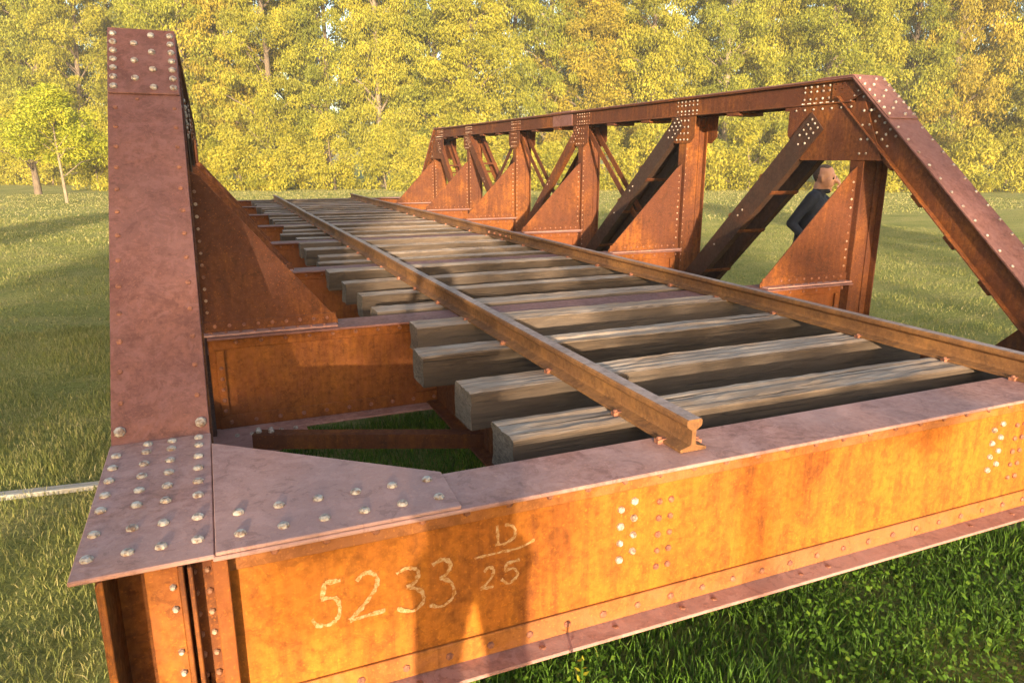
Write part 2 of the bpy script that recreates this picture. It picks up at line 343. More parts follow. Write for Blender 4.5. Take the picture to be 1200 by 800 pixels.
for k in range(7):
    y0, y1 = PP[k], PP[k+1]
    brace((xa+.18, y1-.36), (xb-.05, y0+.14), ZB+.022)
    if k > 0: brace((xa+.05, y0+.14), (xb-.05, y1-.14), ZB-.062)
    s = MB().prism([(xa-.1, y1-.5), (xa-.1, y1-.119), (xa+.46, y1-.119), (xa+.46, y1-.2), (xa+.30, y1-.42), (xa+.1, y1-.5)], ZB+.004, ZB+.014, 'z')
    lp = s.build('lateral_plate', M['plate'], bridge)
    small_bolts(lp, [((xa+.1+.075*i, y1-.16, ZB+.014), (0, 0, 1)) for i in range(5)]+[((xa+.2+.06*i, y1-.36-.02*i+d, ZB+.10), (0, 0, 1)) for i in range(2) for d in (-.01, .02)], r=.014, h=.014)

# --- the two trusses
KN = (2.47, ZT)                     # bend at the foot of the end post
HP = (P1+.11, ZC); HF = (PP[6]-.11, ZC); KF = (PP[7]-(2.47-P0), ZT)
def truss(xc, inn):                 # inn: +1 when the track lies towards +x
    lst_o = xc-inn*.1
    def xr(a, b2): return (min(xc+a, xc+b2), max(xc+a, xc+b2))
    # top chord
    s = MB(); y0, y1 = HP[0], HF[0]
    for sg in (-1, 1):
        s.box(*xr(sg*.100, sg*.112), y0-.03, y1+.03, ZC-.185, ZC-.012)
        s.box(*xr(sg*.112, sg*.150), y0-.02, y1+.02, ZC-.185, ZC-.173); s.box(*xr(sg*.112, sg*.143), y0-.02, y1+.02, ZC-.026, ZC-.0125)
    tc = s.build('top_chord', M['steel'], bridge, bevel=.003)
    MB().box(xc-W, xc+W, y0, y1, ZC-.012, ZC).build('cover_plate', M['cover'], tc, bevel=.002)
    for k in range(1, 6):
        for t in (.28, .62):
            yy = PP[k]+L*t; MB().box(xc-.14, xc+.14, yy, yy+.16, ZC-.215, ZC-.186).build('stay_plate', M['steel'], tc)
    lst = []; lst2 = []
    for k in range(1, 7):
        hip = k in (1, 6); off = .22 if k == 1 else (-.62 if k == 6 else -.18)
        for r_ in range(4):
            for c_ in range(7 if hip else 6):
                (lst if k < 3 else lst2).append(((xc+inn*.112, PP[k]+off+c_*.062, ZC-.045-.035*r_-(.02 if r_ > 1 else 0)), (inn, 0, 0)))
        if hip: lst += [((xc+inn*.132, PP[k]+off+c_*.062, ZC-.172), (0, 0, 1)) for c_ in range(7)]
    small_bolts(tc, lst, r=.0095, h=.008); small_bolts(tc, lst2, mat='bolt_dull', r=.010, h=.008)
    for yy, mi in ((HP[0], 1), (HF[0], -1)):
        for sg in (-1, 1):
            MB().prism([(yy-mi*.09, ZC-.125), (yy-mi*.005, ZC-.020), (yy+mi*.20, ZC-.020), (yy+mi*.20, ZC-.19), (yy+mi*.06, ZC-.19)], *xr(sg*.1125, sg*.1200), 'x').build('hip_web_plate', M['steel'], tc)
    # splice in the chord, a plate proud of the web
    ys = PP[3]+.55; sp = MB().box(*xr(inn*.113, inn*.122), ys-.28, ys+.28, ZC-.170, ZC-.030).build('splice_plate', M['cover'], tc)
    MB().box(xc-W+.004, xc+W-.004, ys-.3, ys+.3, ZC+.001, ZC+.011).build('splice_plate', M['cover'], tc)
    # end posts
    for A, B, mirror in ((KN, HP, 1), (KF, HF, -1)):
        sl_ = MB()
        n0, n1 = (-.012, -.19) if mirror == 1 else (.012, .19)
        for sg in (-1, 1):
            sl_.bar(*xr(sg*.100, sg*.112), (A[0]-mirror*.35, A[1]-.32), B, n0, n1)
            sl_.bar(*xr(sg*.112, sg*.152), (A[0]-mirror*.1, A[1]-.092), B, n1-mirror*.0-(-.012 if mirror == 1 else .012), n1)
            sl_.bar(*xr(sg*.112, sg*.14), A, B, n0, n0*2.1)
        for t in (.16, .33, .50, .66):
            p = (A[0]+(B[0]-A[0])*t, A[1]+(B[1]-A[1])*t); q = (A[0]+(B[0]-A[0])*(t+.05), A[1]+(B[1]-A[1])*(t+.05))
            sl_.bar(xc-.135, xc+.135, p, q, n1-mirror*.03, n1-mirror*.001)
        po = sl_.build('end_post', M['steel'], bridge, bevel=.003)
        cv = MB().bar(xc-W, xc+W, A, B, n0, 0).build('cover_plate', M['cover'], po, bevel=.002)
        d = Vector((0, B[0]-A[0], B[1]-A[1])); ln = d.length; d.normalize(); nn = Vector((0, -d.z*mirror, d.y*mirror)); base = Vector((0, *A))
        lst = [(base+d*t+Vector((xc+sx*.118, 0, 0)), nn) for sx in (-1, 1) for t in np.arange(.16, ln-.5, .125)]
        if inn == 1: small_bolts(po, lst+[(base+d*(ln-.50)+Vector((xc-.03, 0, 0)), nn)], 'rivets', 'rivet', .0105, .006)
        else: small_bolts(po, [(p+Vector((sx_*.01, 0, 0)), n_) for (p, n_) in lst for sx_ in (0,)], 'small_bolts', 'bolt', .011, .009)
        # bent splice plate over the hip
        cap = MB().bar(xc-W+.003, xc+W-.003, (B[0]-d.y*.47*mirror*mirror, B[1]-d.z*.47), (B[0]+d.y*.0, B[1]), .001*mirror, .011*mirror)
        cap.box(xc-W+.003, xc+W-.003, min(B[0], B[0]+mirror*.34), max(B[0], B[0]+mirror*.34), ZC+.001, ZC+.0115)
        cp = cap.build('hip_splice_plate', M['cover'], po, bevel=.003)
        if mirror == 1:
            hb = [base+d*(ln-.43+i*.064)+Vector((xc+sx*.122, 0, 0))+nn*.011 for sx in (-1, 1) for i in range(7)]
            hb += [base+d*(ln-.37+i*.128)+Vector((xc-.035, 0, 0))+nn*.011 for i in range(3)]+[base+d*(ln-.43+i*.128)+Vector((xc+.04, 0, 0))+nn*.011 for i in range(4)]
            bolts(cp, hb, nn, .0165 if inn == 1 else .012, .013)
            # bolts in the web of the post near the hip
            sw = [(base+d*(ln-.1-i*.07)+nn*(-.05-.045*j)+Vector((xc+inn*.112, 0, 0)), (inn, 0, 0)) for i in range(8) for j in range(3) if not (j == 1 and i % 2)]
            small_bolts(po, sw, r=.010, h=.009)
        # foot: gusset plates either side, end plate on top
        ye, yk = (P0-.115, A[0]) if mirror == 1 else (PP[7]+.115, A[0])
        for sg in (-1, 1):
            x0, x1 = xr(sg*.089, sg*.099)
            MB().prism([(ye, ZB), (ye, ZT-.014), (yk, ZT-.014), (yk+mirror*.18, ZT-.06), (yk+mirror*.45, ZB+.2), (yk+mirror*.45, ZB)], x0, x1, 'x').build('foot_plate', M['steel'], bridge, bevel=.002)
        ep = MB().box(xc-W-.002, xc+W+.002, min(ye, yk), max(ye, yk), ZT-.006, ZT+.006).build('end_plate', M['plate'], bridge, bevel=.003)
        if mirror == 1:
            rows = [1.727, 1.849, 1.982, 2.077, 2.175, 2.269, 2.365, 2.435]
            bolts(ep, [(xc+dx, y, ZT+.006) for dx in (-.122, -.038, .033, .113) for y in rows if not (dx in (-.122,) and y > 2.4)], (0, 0, 1), .0150, .010)
            bolts(cv, [base+d*.05+Vector((xc+sx, 0, 0)) for sx in (-.122, .122)], nn, .0185, .016)
        # corner plate on the girder flange
        a = xc+inn*(W+.004)
        cg = MB().prism([(a, ye), (a, ye+mirror*.72), (a+inn*.62, ye+mirror*.225), (a+inn*.607, ye)], ZT+.001, ZT+.011, 'z').build('corner_plate', M['plate'], bridge, bevel=.002)
        if mirror == 1: bolts(cg, [(a+inn*(.058+.1015*i), y, ZT+.011) for i in range(6) for y in (1.708, 1.825)], (0, 0, 1), .0150, .010)
    # the stiffened end face below the end plate
    ye = P0-.1
    MB().box(xc-.094, xc-.082, ye-.018, ye+.3, ZB, ZT-.007).build('end_stiffener', M['steel'], bridge, bevel=.002)
    MB().box(xc-.105, xc-.002, ye+.16, ye+.17, ZB, ZT-.007).build('diaphragm', M['steel'], bridge)
    fpl = MB().box(xc-.002, xc+.068, ye, ye+.010, ZB, ZT-.007).build('end_stiffener', M['web_shaded'], bridge, bevel=.002)
    MB().box(xc+.069, xc+.080, ye-.016, ye+.25, ZB, ZT-.007).build('end_stiffener', M['steel'], bridge, bevel=.002)
    dp = MB().box(xc+.080, xc+.140, ye+.05, ye+.06, ZB, ZT-.007).build('diaphragm', M['steel'], bridge)
    MB().box(xc+.141, xc+.176, ye-.004, ye+.072, ZB+.02, ZT-.013).build('end_stiffener', M['web_shaded'], bridge, bevel=.002)
    small_bolts(fpl, [((xc+.054, ye, ZT-.062-.058*i), (0, -1, 0)) for i in (0, 1, 3, 4, 6)], r=.008, h=.012)
    small_bolts(dp, [((xc+.098+.03*j, ye+.05, ZT-.062-.058*i), (0, -1, 0)) for i in range(7) for j in range(2)], mat='bolt_dull', r=.008, h=.010)
    # bottom chord
    s = MB()
    for sg in (-1, 1):
        s.box(*xr(sg*.100, sg*.111), P0-.05, PP[7]+.05, ZB+.002, ZB+.20); s.box(*xr(sg*.111, sg*.145), 2.9, PP[7]-1.1, ZB+.002, ZB+.013)
    s.build('bottom_chord', M['steel'], bridge, bevel=.003)
    # verticals, knee plates, node plates
    for k in range(1, 7):
        y = PP[k]; s = MB(); s.box(xc-.118, xc+.118, y-.005, y+.005, ZB+.03, ZC-.19)
        for sg in (-1, 1):
            s.box(*xr(sg*.118, sg*.127), y-.062, y+.062, ZB+.03, ZC-.19)
            s.box(*xr(sg*.062, sg*.118), y-.016, y-.006, ZB+.03, ZC-.19)
        vp = s.build('vertical_post', M['steel'], bridge, bevel=.002)
        lst = [((xc+sg*.090, y-.016, z), (0, -1, 0)) for sg in (inn,) for z in np.arange(ZB+.12, ZC-.3, .062)]
        small_bolts(vp, lst, mat='bolt' if k == 1 else 'bolt_dull', r=.0095, h=.008)
        xi = xc+inn*.129; q = .002; KE = .70 if inn == 1 else .82
        kp = MB().prism([(xi+inn*q, ZT+.002), (xi+inn*KE, ZT+.002), (xi+inn*KE, ZT+.03), (xi+inn*.06, 1.66), (xi+inn*q, 1.70)], y-.018, y-.006, 'y').build('knee_plate', M['steel'], bridge, bevel=.002)
        MB().box(min(xi, xi+inn*(KE-.01)), max(xi, xi+inn*(KE-.01)), y-.028, y-.019, ZT+.0125, ZT+.07).build('base_angle', M['steel'], kp, bevel=.002)
        s = MB(); s.box(min(xi, xi+inn*(KE-.01)), max(xi, xi+inn*(KE-.01)), y-.088, y-.019, ZT+.001, ZT+.012)
        an = s.build('base_ledge', M['plate'], kp, bevel=.002)
        small_bolts(an, [((xi+inn*(.04+.0725*i), y-.058, ZT+.012), (0, 0, 1)) for i in range(9)]+[((xi+inn*(.06+.0725*i), y-.028, ZT+.044), (0, -1, 0)) for i in range(9)], 'rivets', 'rivet', .010, .007)
        small_bolts(kp, [((xi+inn*.03, y-.018, z), (0, -1, 0)) for z in np.arange(ZT+.12, 1.62, .062)], mat='bolt_dull', r=.009, h=.007)
        for sg in (-1, 1):
            x0, x1 = xr(sg*.1285, sg*.1375)
            hip = 1 if k == 1 else (-1 if k == 6 else 0)
            if hip:
                poly = [(y-hip*.22, ZC-.60), (y+hip*.55, ZC-.60), (y+hip*.72, ZC-.40), (y+hip*.72, ZC-.1855), (y-hip*.02, ZC-.1855)]
            else:
                poly = [(y-.20, ZC-.38), (y-.12, ZC-.44), (y+.12, ZC-.44), (y+.20, ZC-.38), (y+.20, ZC-.186), (y-.20, ZC-.186)]
            np_ = MB().prism(poly, x0, x1, 'x').build('node_plate', M['steel'], bridge, bevel=.002)
            if sg == inn:
                if hip: lst = [((xc+inn*.1375, y-hip*.05+dx, ZC-.25-i*.1), (inn, 0, 0)) for i in range(4) for dx in (-.03, .03)]+[((xc+inn*.1375, y+hip*(.1+.09*i), ZC-.215), (inn, 0, 0)) for i in range(7)]
                else: lst = [((xc+inn*.1375, y+dx, ZC-.225-i*.06), (inn, 0, 0)) for i in range(4) for dx in (-.09, -.03, .03, .09)]
                small_bolts(np_, lst, mat='bolt' if k < 3 else 'bolt_dull', r=.0095, h=.008)
    # diagonals
    def diag(ka, kb, wd, name, xo, stays):
        s_ = 1 if kb > ka else -1
        A = (PP[ka]+s_*(.40 if ka in (1, 6) and wd > .1 else .03), ZC-(.30 if ka in (1, 6) and wd > .1 else .22)); B = (PP[kb]-s_*.10, ZB+.12); s = MB()
        for sg in (-1, 1):
            a, b2 = (.139, .149) if wd > .1 else (xo, xo+.01)
            s.bar(*xr(sg*a, sg*b2), A, B, -wd/2, wd/2)
            if wd > .1:
                s.bar(*xr(sg*(a-.055), sg*(a-.001)), A, B, -wd/2, -wd/2+.01); s.bar(*xr(sg*(a-.055), sg*(a-.001)), A, B, wd/2-.01, wd/2)
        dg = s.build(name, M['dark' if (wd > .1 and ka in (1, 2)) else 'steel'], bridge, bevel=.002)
        if stays:
            for t in (.30, .52, .78):
                p = (A[0]+(B[0]-A[0])*t, A[1]+(B[1]-A[1])*t); p2 = (A[0]+(B[0]-A[0])*(t+.016), A[1]+(B[1]-A[1])*(t+.016))
                MB().bar(xc-.152, xc+.152, p, p2, wd/2+.0005, wd/2+.008).build('stay_bar', M['steel'], dg)
                MB().bar(xc-.152, xc+.152, p, p2, -wd/2-.008, -wd/2-.0005).build('stay_bar', M['steel'], dg)
        if wd > .1:
            dv = Vector((0, B[0]-A[0], B[1]-A[1])).normalized(); nv = Vector((0, -dv.z, dv.y)); a0 = Vector((xc+inn*.149, *A))
            lst = [(a0+dv*(.03+i*.055)+nv*(j*.045), (inn, 0, 0)) for i in range(5) for j in (-1, 0, 1) if (i+j) % 2 == 0 or i < 3]
            for t in (.56, .60, .82): lst.append((a0+dv*(t*1.9)+nv*.02, (inn, 0, 0)))
            small_bolts(dg, lst, mat='bolt' if ka < 3 else 'bolt_dull', r=.0095, h=.008)
        return dg
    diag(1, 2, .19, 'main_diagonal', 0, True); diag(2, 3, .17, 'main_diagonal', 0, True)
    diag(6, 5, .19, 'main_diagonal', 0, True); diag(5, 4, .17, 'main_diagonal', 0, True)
    diag(3, 4, .13, 'main_diagonal', 0, False)
    for a, b2 in ((4, 3), (3, 2), (4, 5)): diag(a, b2, .075, 'counter_diagonal', .05, False)
    # bearing blocks
    for k, y in ((0, P0+.8), (7, PP[7]-.8)):
        s = MB().box(xc-.16, xc+.16, y-.25, y+.25, -.12, ZB-.035); o = s.build('support_block', M['concrete'], org=(xc, y, -.12), bevel=.02)
        tag(o, 'concrete block carrying the %s %s corner of the bridge' % ('near' if k == 0 else 'far', 'left' if inn == 1 else 'right'), 'block', 'concrete blocks under the bridge corners')
        MB().box(xc-.14, xc+.14, y-.2, y+.2, ZB-.035, ZB).build('bearing_plate', M['steel'], bridge)
truss(XL, 1); truss(XR, -1)

# ------------------------------------------------------------------ sleepers
def sleeper_mesh(seed, ln=2.5, wd=.19, dp=.15):
    r = np.random.default_rng(seed); nx_, prof = 46, []
    c = .006
    for (a, b2) in (((-wd/2+c, 0), (wd/2-c, 0)), ((wd/2, -c), (wd/2, -dp)), ((wd/2-.004, -dp), (-wd/2+.004, -dp)), ((-wd/2, -dp), (-wd/2, -c))):
        k = 7 if a[1] == 0 else 4
        for i in range(k+1):
            t = i/k; prof.append((a[0]+(b2[0]-a[0])*t, a[1]+(b2[1]-a[1])*t))
    prof = np.array(prof); m_ = len(prof); xs = np.linspace(-ln/2, ln/2, nx_)
    rough = r.normal(0, .0009, (nx_, m_)); lng = r.normal(0, .0016, m_)
    low = np.cumsum(r.normal(0, .0005, (nx_, m_)), 0); low -= np.linspace(0, 1, nx_)[:, None]*low[-1]
    wob = .006*np.sin(xs*r.uniform(1, 3)+r.uniform(0, 6)); 
    split = r.integers(1, 7); dep = r.uniform(.004, .016)
    V = np.zeros((nx_, m_, 3)); V[:, :, 0] = xs[:, None]+r.normal(0, .003, (1, m_)); d = np.where((prof[:, 1] == 0)[None], 1., .9)
    V[:, :, 1] = prof[:, 0]+wob[:, None]+rough*d; V[:, :, 2] = prof[:, 1]+rough+lng+low*.6
    on = (xs > r.uniform(-1.2, .2)) & (xs < r.uniform(.3, 1.3)); V[on, split, 2] -= dep*r.uniform(.5, 1, on.sum())
    for e, idx in ((0, 0), (-1, -1)):               # worn end grain
        V[e, :, 1] *= .985; V[e, :, 2] -= .002
    me = bpy.data.meshes.new('sleeper'); vs_ = [tuple(p) for p in V.reshape(-1, 3)]
    fs = [(i*m_+j, (i+1)*m_+j, (i+1)*m_+(j+1) % m_, i*m_+(j+1) % m_) for i in range(nx_-1) for j in range(m_)]
    fs += [tuple(range(m_)), tuple(range((nx_-1)*m_+m_-1, (nx_-1)*m_-1, -1))]
    me.from_pydata(vs_, [], fs); bm = bmesh.new(); bm.from_mesh(me); bmesh.ops.recalc_face_normals(bm, faces=bm.faces); bm.to_mesh(me); bm.free()
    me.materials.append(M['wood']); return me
ordn = 'first second third fourth fifth sixth seventh eighth ninth tenth eleventh twelfth thirteenth fourteenth fifteenth sixteenth seventeenth eighteenth nineteenth twentieth'.split()
def ordinal(i): return ordn[i] if i < 20 else 'twenty-'+ordn[i-20] if i < 29 else 'thirtieth'
sy = [(2.13, .20, .865), (2.645, .19, .893), (3.22, .185, .871), (3.775, .175, 1.0)]
for k in range(1, 7):
    d_ = [.34, .84, 1.40, 1.93] if k < 6 else [.36, .86, 1.38, 1.9]
    for j, t in enumerate(d_):
        sy.append((PP[k]+t+random.uniform(-.04, .04), random.uniform(.17, .2), random.uniform(.86, .96) if j != 1 or k != 3 else .8))
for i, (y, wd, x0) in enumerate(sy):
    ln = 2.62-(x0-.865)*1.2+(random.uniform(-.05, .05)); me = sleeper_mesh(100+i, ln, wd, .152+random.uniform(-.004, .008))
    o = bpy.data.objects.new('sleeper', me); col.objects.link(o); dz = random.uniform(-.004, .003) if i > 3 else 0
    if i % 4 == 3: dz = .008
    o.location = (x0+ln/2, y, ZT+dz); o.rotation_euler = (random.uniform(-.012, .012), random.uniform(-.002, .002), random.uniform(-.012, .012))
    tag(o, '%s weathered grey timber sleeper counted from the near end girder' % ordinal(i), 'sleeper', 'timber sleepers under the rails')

# ------------------------------------------------------------------ rails
RP = [(-.05, 0), (.05, 0), (.05, .009), (.012, .020), (.008, .030), (.008, .070), (.026, .082), (.029, .088), (.029, .101), (.024, .107), (-.024, .107), (-.029, .101), (-.029, .088), (-.026, .082), (-.008, .070), (-.008, .030), (-.012, .020), (-.05, .009)]
def rail(x, dx, label):
    y0, y1 = 1.72, PP[7]+.05; root = tag(empty('rail', (x, y0, ZT)), label, 'rail', 'rails')
    n = 40; ys = np.linspace(y0, y1, n); s = MB(); k = len(RP); vs_, fs = [], []
    for y in ys:
        w_ = .004*math.sin(y*.9+x)+.003*math.sin(y*2.1); xx = x+dx*(y-y0)/(y1-y0)
        vs_ += [(xx+w_+p, y, ZT+.003+q) for p, q in RP]
    fs = [(i*k+j, i*k+(j+1) % k, (i+1)*k+(j+1) % k, (i+1)*k+j) for i in range(n-1) for j in range(k)]+[tuple(range(k)), tuple(range(n*k-1, (n-1)*k-1, -1))]
    s.add(vs_, fs); o = s.build('rail_section', M['rail'], root)
    o.data.materials.append(M['rail_top'])
    for p in o.data.polygons:
        if p.normal.z > .75 and p.center.z > .09: p.material_index = 1
    c0 = None
    for (y, wd, _) in sy+[(1.80, 0, 0), (1.705+.12, 0, 0)][:1]:
        for sg in (-1, 1):
            yy = y+random.uniform(-.03, .03); xx = x+dx*(y-y0)/(y1-y0)+sg*.058
            if c0 is None:
                s = MB().box(-.012, .012, -.012, .012, -.004, .010); s.bolt((0, 0, .010), (0, 0, 1), .009, .008, 6); s.box(-.024, .003, -.013, .013, .008, .0125)
                c0 = bpy.data.meshes.new('rail_clip'); c0.from_pydata([tuple(p) for p in s.v], [], s.f); c0.materials.append(M['rivet'])
            cl = bpy.data.objects.new('rail_clip', c0); col.objects.link(cl); cl.parent = root; ORG[cl] = ORG[root]
            cl.location = Vector((xx, yy, ZT+.004))-ORG[root]; cl.rotation_euler = (0, 0, (0 if sg == 1 else math.pi)+random.uniform(-.2, .2))
    return root
r1 = rail(1.355, .06, 'left rusty steel rail ending on the near girder beside the chalk numbers')
r2 = rail(3.13, .0, 'right rusty steel rail running out of the frame at right')
fp = MB().box(3.13-.028, 3.13-.009, 7.4, 8.15, ZT+.028, ZT+.072).build('fishplate', M['rail'], r2, bevel=.003)
small_bolts(fp, [((3.13-.028, 7.5+.18*i, ZT+.05), (-1, 0, 0)) for i in range(4)], mat='rivet', r=.015, h=.02)

# ------------------------------------------------------------------ edging strip on the left lawn
s = MB()
pts = [(-6.5, 4.62), (-4.2, 4.52), (-2.4, 4.36), (-1.4, 4.24), (-.45, 4.13)]
for (p, q) in zip(pts[:-1], pts[1:]): s.prism([(p[0], p[1]-.03), (q[0], q[1]-.03), (q[0], q[1]+.035), (p[0], p[1]+.035)], -.02, .040+random.uniform(-.006, .006), 'z')
tag(s.build('edging_board', M['board'], org=(-3, 4.4, 0), bevel=.004), 'pale bleached edging board lying in the grass left of the bridge', 'edging')

# ------------------------------------------------------------------ grass
def blades(n, xr_, yr_, hr, wr, tint, lean=.5, keep=None):
    x = rng.uniform(*xr_, n); y = rng.uniform(*yr_, n)
    if keep is not None:
        k = keep(x, y); x, y = x[k], y[k]
    clump = .5+.5*np.sin(x*5.1+1.3*np.sin(y*4.2))*np.sin(y*5.7+1.1*np.sin(x*3.9)); n = len(x)
    h = rng.uniform(*hr, n)*(.55+.75*clump); w = rng.uniform(*wr, n); a = rng.uniform(0, 2*math.pi, n); ln = rng.uniform(.1, 1, n)*lean*h
    dx, dy = np.cos(a), np.sin(a); z = ground_height(x, y)-.004
    b = a+rng.uniform(-1.2, 1.2, n); ox, oy = -np.sin(b)*w/2, np.cos(b)*w/2
    V = np.empty((n, 5, 3)); 
    V[:, 0] = np.stack([x-ox, y-oy, z], 1); V[:, 1] = np.stack([x+ox, y+oy, z], 1)
    mx_, my_, mz = x+dx*ln*.35, y+dy*ln*.35, z+h*.6
    V[:, 2] = np.stack([mx_-ox*.75, my_-oy*.75, mz], 1); V[:, 3] = np.stack([mx_+ox*.75, my_+oy*.75, mz], 1)
    V[:, 4] = np.stack([x+dx*ln, y+dy*ln, z+h*.96], 1)
    base = np.arange(n)[:, None]*5
    F = np.concatenate([base+np.array([[0, 1, 3]]), base+np.array([[0, 3, 2]]), base+np.array([[2, 3, 4]])], 0)
    tn = np.clip(rng.normal(tint[0], tint[1], n)+.22*(clump-.5)*-1, 0, 1)
    return V.reshape(-1, 3), F, np.repeat(tn, 5)
def grass_obj(name, parts, mat, label):
    Vs, Fs, Ts, off = [], [], [], 0
    for v_, f_, t_ in parts: Vs.append(v_); Fs.append(f_+off); Ts.append(t_); off += len(v_)
    o = link(name, fast_mesh(name, np.concatenate(Vs), np.concatenate(Fs), np.concatenate(Ts)), mat); tag(o, label, 'grass', kind='stuff'); return o
patch = lambda x, y: np.sin(x*2.3+.7)*np.sin(y*2.9+.3) > -.75
vis = lambda x, y: (x*rt.x+y*rt.y) < 1.05*.72*(x*fw.x+y*fw.y)+.9
vis2 = lambda x, y: vis(x, y) & ((x*rt.x+y*rt.y) > -1.05*.74*(x*fw.x+y*fw.y)-.9) & ~((x > -.3) & (x < 4.7) & (y > 1.8) & (y < 17.5))
grass_obj('lush_grass', [
    blades(120000, (.1, 7.0), (-.4, 3.2), (.03, .085), (.004, .009), (.28, .17), .8, lambda x, y: vis(x, y) & ~((x < 4.6) & (y > 1.95))),
    blades(26000, (-.1, 3.4), (1.9, 4.6), (.05, .13), (.004, .009), (.3, .17), .8)], M['grass'], 'lush green grass in front of and under the near end of the bridge')
grass_obj('rough_grass', [blades(150000, (-4.6, -.28), (.7, 8.6), (.02, .065), (.002, .0048), (.42, .2), .9, vis2)], M['grass_dry'], 'rough half dry grass beside the left truss')
grass_obj('mown_lawn_grass', [
    blades(150000, (4.6, 17), (1.5, 17), (.022, .05), (.004, .008), (.4, .2), .9, vis2),
    blades(70000, (-14, 34), (17, 42), (.03, .07), (.018, .034), (.5, .2), .9, vis2),
    blades(90000, (-9, -.4), (8, 26), (.022, .05), (.006, .010), (.38, .2), .9, vis2)], M['grass_dry'], 'short mown lawn grass on both sides of the bridge')
# broad leaved weeds in the lush strip
def weeds(n, xr_, yr_, keep):
    x = rng.uniform(*xr_, n); y = rng.uniform(*yr_, n); k = keep(x, y); x, y = x[k], y[k]; n = len(x)
    z = ground_height(x, y)+rng.uniform(.03, .11, n); sz = rng.uniform(.004, .013, n); a = rng.uniform(0, 6.28, n); tl = rng.uniform(-.5, .5, n)
    u = np.stack([np.cos(a), np.sin(a), tl], 1)*sz[:, None]; v_ = np.stack([-np.sin(a), np.cos(a), rng.uniform(-.4, .4, n)], 1)*sz[:, None]*.8
    c = np.stack([x, y, z], 1); V = np.stack([c-u, c-v_, c+u, c+v_], 1).reshape(-1, 3); F = np.arange(n*4).reshape(-1, 4)
    return V, F, np.repeat(np.clip(rng.normal(.35, .14, n), 0, 1), 4)
v_, f_, t_ = weeds(42000, (.1, 6.5), (-.3, 3.0), lambda x, y: vis(x, y) & ~((x < 4.6) & (y > 1.95)) & (np.sin(x*3.3)*np.sin(y*4.1+1) > -.5))
tag(link('clover', fast_mesh('clover', v_, f_, t_), M['grass']), 'small leaved clover among the lush grass below the near girder', 'clover', kind='stuff')
def weed_plant(loc, h, label, seed):
    r = random.Random(seed); root = tag(empty('weed', loc), label, 'weed', 'weeds by the bridge')
    V, F, T = [], [], []
    for i in range(26):
        t = i/25; a = i*2.4; z = h*(.15+.85*t); ln = .05*(1-t*.55); d = Vector((math.cos(a), math.sin(a), r.uniform(.1, .7))).normalized(); sd = Vector((-math.sin(a), math.cos(a), 0))*ln*.24; c = Vector((0, 0, z)); n0 = len(V)
        V += [c, c+d*ln*.5+sd, c+d*ln, c+d*ln*.5-sd]; F.append([n0, n0+1, n0+2, n0+3]); T += [r.uniform(.55, .95)]*4
    o = link('leaves', fast_mesh('weed_leaves', np.array([tuple(p) for p in V]), np.array(F), T), M['leaf_y'], root)
    s = MB().box(-.003, .003, -.003, .003, -.01, h); s.v = [p+Vector(loc) for p in s.v]; s.build('stem', M['grass'], root)
weed_plant((.85, 1.50, 0), .39, 'pale green leafy weed standing up against the lower flange of the near girder', 1)

# ------------------------------------------------------------------ trees
def leaf_cloud(centres, radii, per, size, seed, droop=.7, stretch=1.0, flat=.75):
    r = np.random.default_rng(seed); C_, R_ = np.repeat(centres, per, 0), np.repeat(radii, per)
    n = len(C_); d = r.normal(0, 1, (n, 3)); d /= np.linalg.norm(d, axis=1)[:, None]; rad = R_*r.uniform(.25, 1.05, n)**.6
    P = C_+d*rad[:, None]*np.array([1, 1, flat]); P[:, 2] -= np.abs(r.normal(0, .12, n))*R_
    s = r.uniform(.6, 1.25, n)*size
    u = r.normal(0, 1, (n, 3)); u[:, 2] = -np.abs(u[:, 2])-droop*1.6; u += d*.5; u /= np.linalg.norm(u, axis=1)[:, None]
    w = np.cross(u, r.normal(0, 1, (n, 3))); w /= np.linalg.norm(w, axis=1)[:, None]
    u *= (s*stretch)[:, None]; w *= (s*.42)[:, None]
    V = np.stack([P-u*.5, P+w*.5, P+u*.5, P-w*.5], 1).reshape(-1, 3)
    tcl = np.repeat(r.normal(0, .16, len(centres)), per)
    T = np.clip(.5+tcl+r.normal(0, .09, n), 0, 1)
    return V, np.arange(n*4).reshape(-1, 4), np.repeat(T, 4)
def limb(s, pts, r0, r1, seg=6):
    pts = [Vector(p) for p in pts]; n = len(pts); base = len(s.v); vs_ = []
    for i, p in enumerate(pts):
        d = (pts[min(i+1, n-1)]-pts[max(i-1, 0)]).normalized(); q = d.to_track_quat('Z', 'Y'); r_ = r0+(r1-r0)*i/(n-1)
        vs_ += [p+q @ Vector((r_*math.cos(6.2832*k/seg), r_*math.sin(6.2832*k/seg), 0)) for k in range(seg)]
    s.add(vs_, [(i*seg+k, i*seg+(k+1) % seg, (i+1)*seg+(k+1) % seg, (i+1)*seg+k) for i in range(n-1) for k in range(seg)]+[tuple(range((n-1)*seg, n*seg))])
